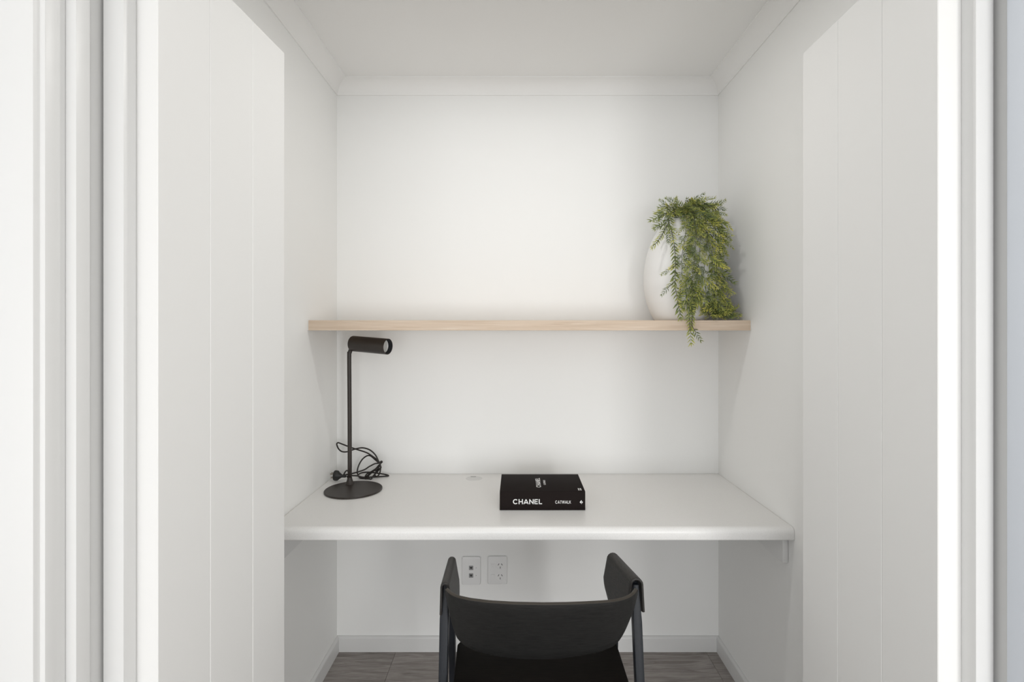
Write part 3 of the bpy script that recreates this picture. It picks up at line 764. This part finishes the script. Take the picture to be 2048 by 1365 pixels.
add_mod(o, 'SOLIDIFY', thickness=.0095, offset=0, material_offset_rim=1)
add_mod(o, 'BEVEL', width=.0016, segments=2, limit_method='ANGLE', angle_limit=R(50))
# arm covers: bent plywood folded over the arm rail
def arm(front, rear, w_, lean, out, side):
    """front/rear: ridge points; lean: how far the inner flap swings in; side=+1 when the inner flap is towards +x"""
    rows = []; n = 16
    for i in range(n+1):
        s = i/n; p = front.lerp(rear, s)
        drop_in = interp([0, .08, .42, 1], [.066, .085, .118, .118], s)
        drop_out = interp([0, .06, .9, 1], [.07, .088, .088, .084], s)
        r_ = w_/2; row = []
        for k in range(6):
            f_ = 1-k/6; row.append(p+Vector((-side*(r_+out*f_*drop_out/.088), 0, -r_-(drop_out-r_)*f_)))
        for k in range(9):
            a = math.pi*(1-k/8); row.append(p+Vector((side*r_*math.cos(a), 0, -r_+r_*math.sin(a))))
        for k in range(1, 7):
            f_ = k/6; row.append(p+Vector((side*(r_+lean*f_*drop_in/.118), 0, -r_-(drop_in-r_)*f_)))
        rows.append(row)
    b_ = NB(); grid(b_, rows)
    o = obj('arm_cover', b_, M['black_arm'], t, smooth=60)
    add_mod(o, 'SOLIDIFY', thickness=.0058, offset=-1 if side > 0 else 1)
    add_mod(o, 'BEVEL', width=.0012, segments=2, limit_method='ANGLE', angle_limit=R(50))
    return o
lf, lr = onh(904, 1113.5, AH), onh(889.5, 1167, AH)
rf, rr2 = onh(1225, 1109.5, AH), onh(1274, 1162, AH)
arm(lf, lr, .0235, .017, .002, 1); arm(rf, rr2, .0235, .018, .004, -1)
# arm rails inside the covers
for a, b in ((lf, lr), (rf, rr2)):
    a2 = a.lerp(b, .16)-Vector((0, 0, .017)); b2 = a.lerp(b, .93)-Vector((0, 0, .018)); bm = NB(); v = []
    for p in (a2, b2):
        for sx, sz in ((-1,-1),(1,-1),(1,1),(-1,1)): v.append(bm.verts.new(p+Vector((sx*.0045, 0, sz*.010))))
    for f_ in ((3,2,1,0),(4,5,6,7),(0,1,5,4),(1,2,6,5),(2,3,7,6),(3,0,4,7)): bm.faces.new([v[i] for i in f_])
    obj('arm_rail', bm, M['black_leg'], t)
LR0, LR1 = Vector((-.1905, 1.380, AZ-.010)), Vector((-.1890, 1.262, 0))
RR0, RR1 = Vector((.3110, 1.366, AZ-.010)), Vector((.3140, 1.242, 0))
LF0, LF1 = Vector((-.1850, 1.462, AZ-.02)), Vector((-.1900, 1.560, 0))
RF0, RF1 = Vector((.2810, 1.480, AZ-.022)), Vector((.2880, 1.570, 0))
for a, b, wd in ((LR0, LR1, .0225), (RR0, RR1, .0225), (LF0, LF1, .019), (RF0, RF1, .019)):
    top_w = .0112 if wd < .02 else .0145
    bm = NB(); mid = a.lerp(b, .13); v = []
    for p, w_, d_ in ((a, top_w, .022), (mid, wd, .030), (b, wd*.9, .022)):
        v.append([bm.verts.new(p+Vector((sx*w_/2, sy*d_/2, 0))) for sx, sy in ((-1,-1),(1,-1),(1,1),(-1,1))])
    bm.faces.new(v[0]); bm.faces.new(v[2][::-1])
    for A_, B_ in zip(v, v[1:]):
        for k in range(4): bm.faces.new((A_[k], A_[(k+1) % 4], B_[(k+1) % 4], B_[k]))
    bmesh.ops.bevel(bm, geom=[e for e in bm.edges if abs(e.verts[0].co.z-e.verts[1].co.z) > .02], offset=.0022, segments=2, affect='EDGES', profile=.5)
    obj('leg', bm, M['black_leg'], t, smooth=35)
# seat
seat_z = .450
sl = [(-.152, 1.16), (-.1665, 1.45), (-.158, 1.468), (-.135, 1.476), (.245, 1.476), (.270, 1.468), (.2795, 1.45), (.2800, 1.16), (.25, 1.135), (-.12, 1.135)]
b_ = NB(); prism(b_, sl, seat_z-.012, seat_z, 'z', .003)
obj('seat', b_, M['black_seat'], t, smooth=35)
def rail(p, q, w_, h_):
    p = Vector(p); q = Vector(q); d = (q-p).normalized(); u = d.cross(Z_).normalized(); bm = NB(); v = []
    for e_ in (p, q):
        for a, c in ((-1,-1),(1,-1),(1,1),(-1,1)): v.append(bm.verts.new(e_+u*a*w_/2+Z_*c*h_/2))
    fs = [bm.faces.new([v[i] for i in f_]) for f_ in ((3,2,1,0),(4,5,6,7),(0,1,5,4),(1,2,6,5),(2,3,7,6),(3,0,4,7))]
    bmesh.ops.bevel(bm, geom=list({e_ for f_ in fs for e_ in f_.edges}), offset=.002, segments=1, affect='EDGES')
    return bm
zl = seat_z-.072
def on_leg(a, b, z): return a.lerp(b, (a.z-z)/(a.z-b.z))
obj('cross_rail', rail(on_leg(LR0, LR1, zl)+Vector((0, .004, -.006)), on_leg(RR0, RR1, zl)+Vector((0, .004, -.006)), .018, .040), M['black_leg'], t)
obj('seat_frame', box(NB(), (-.135, 1.19, seat_z-.066), (.25, 1.44, seat_z-.0125), .003), M['black_leg'], t)
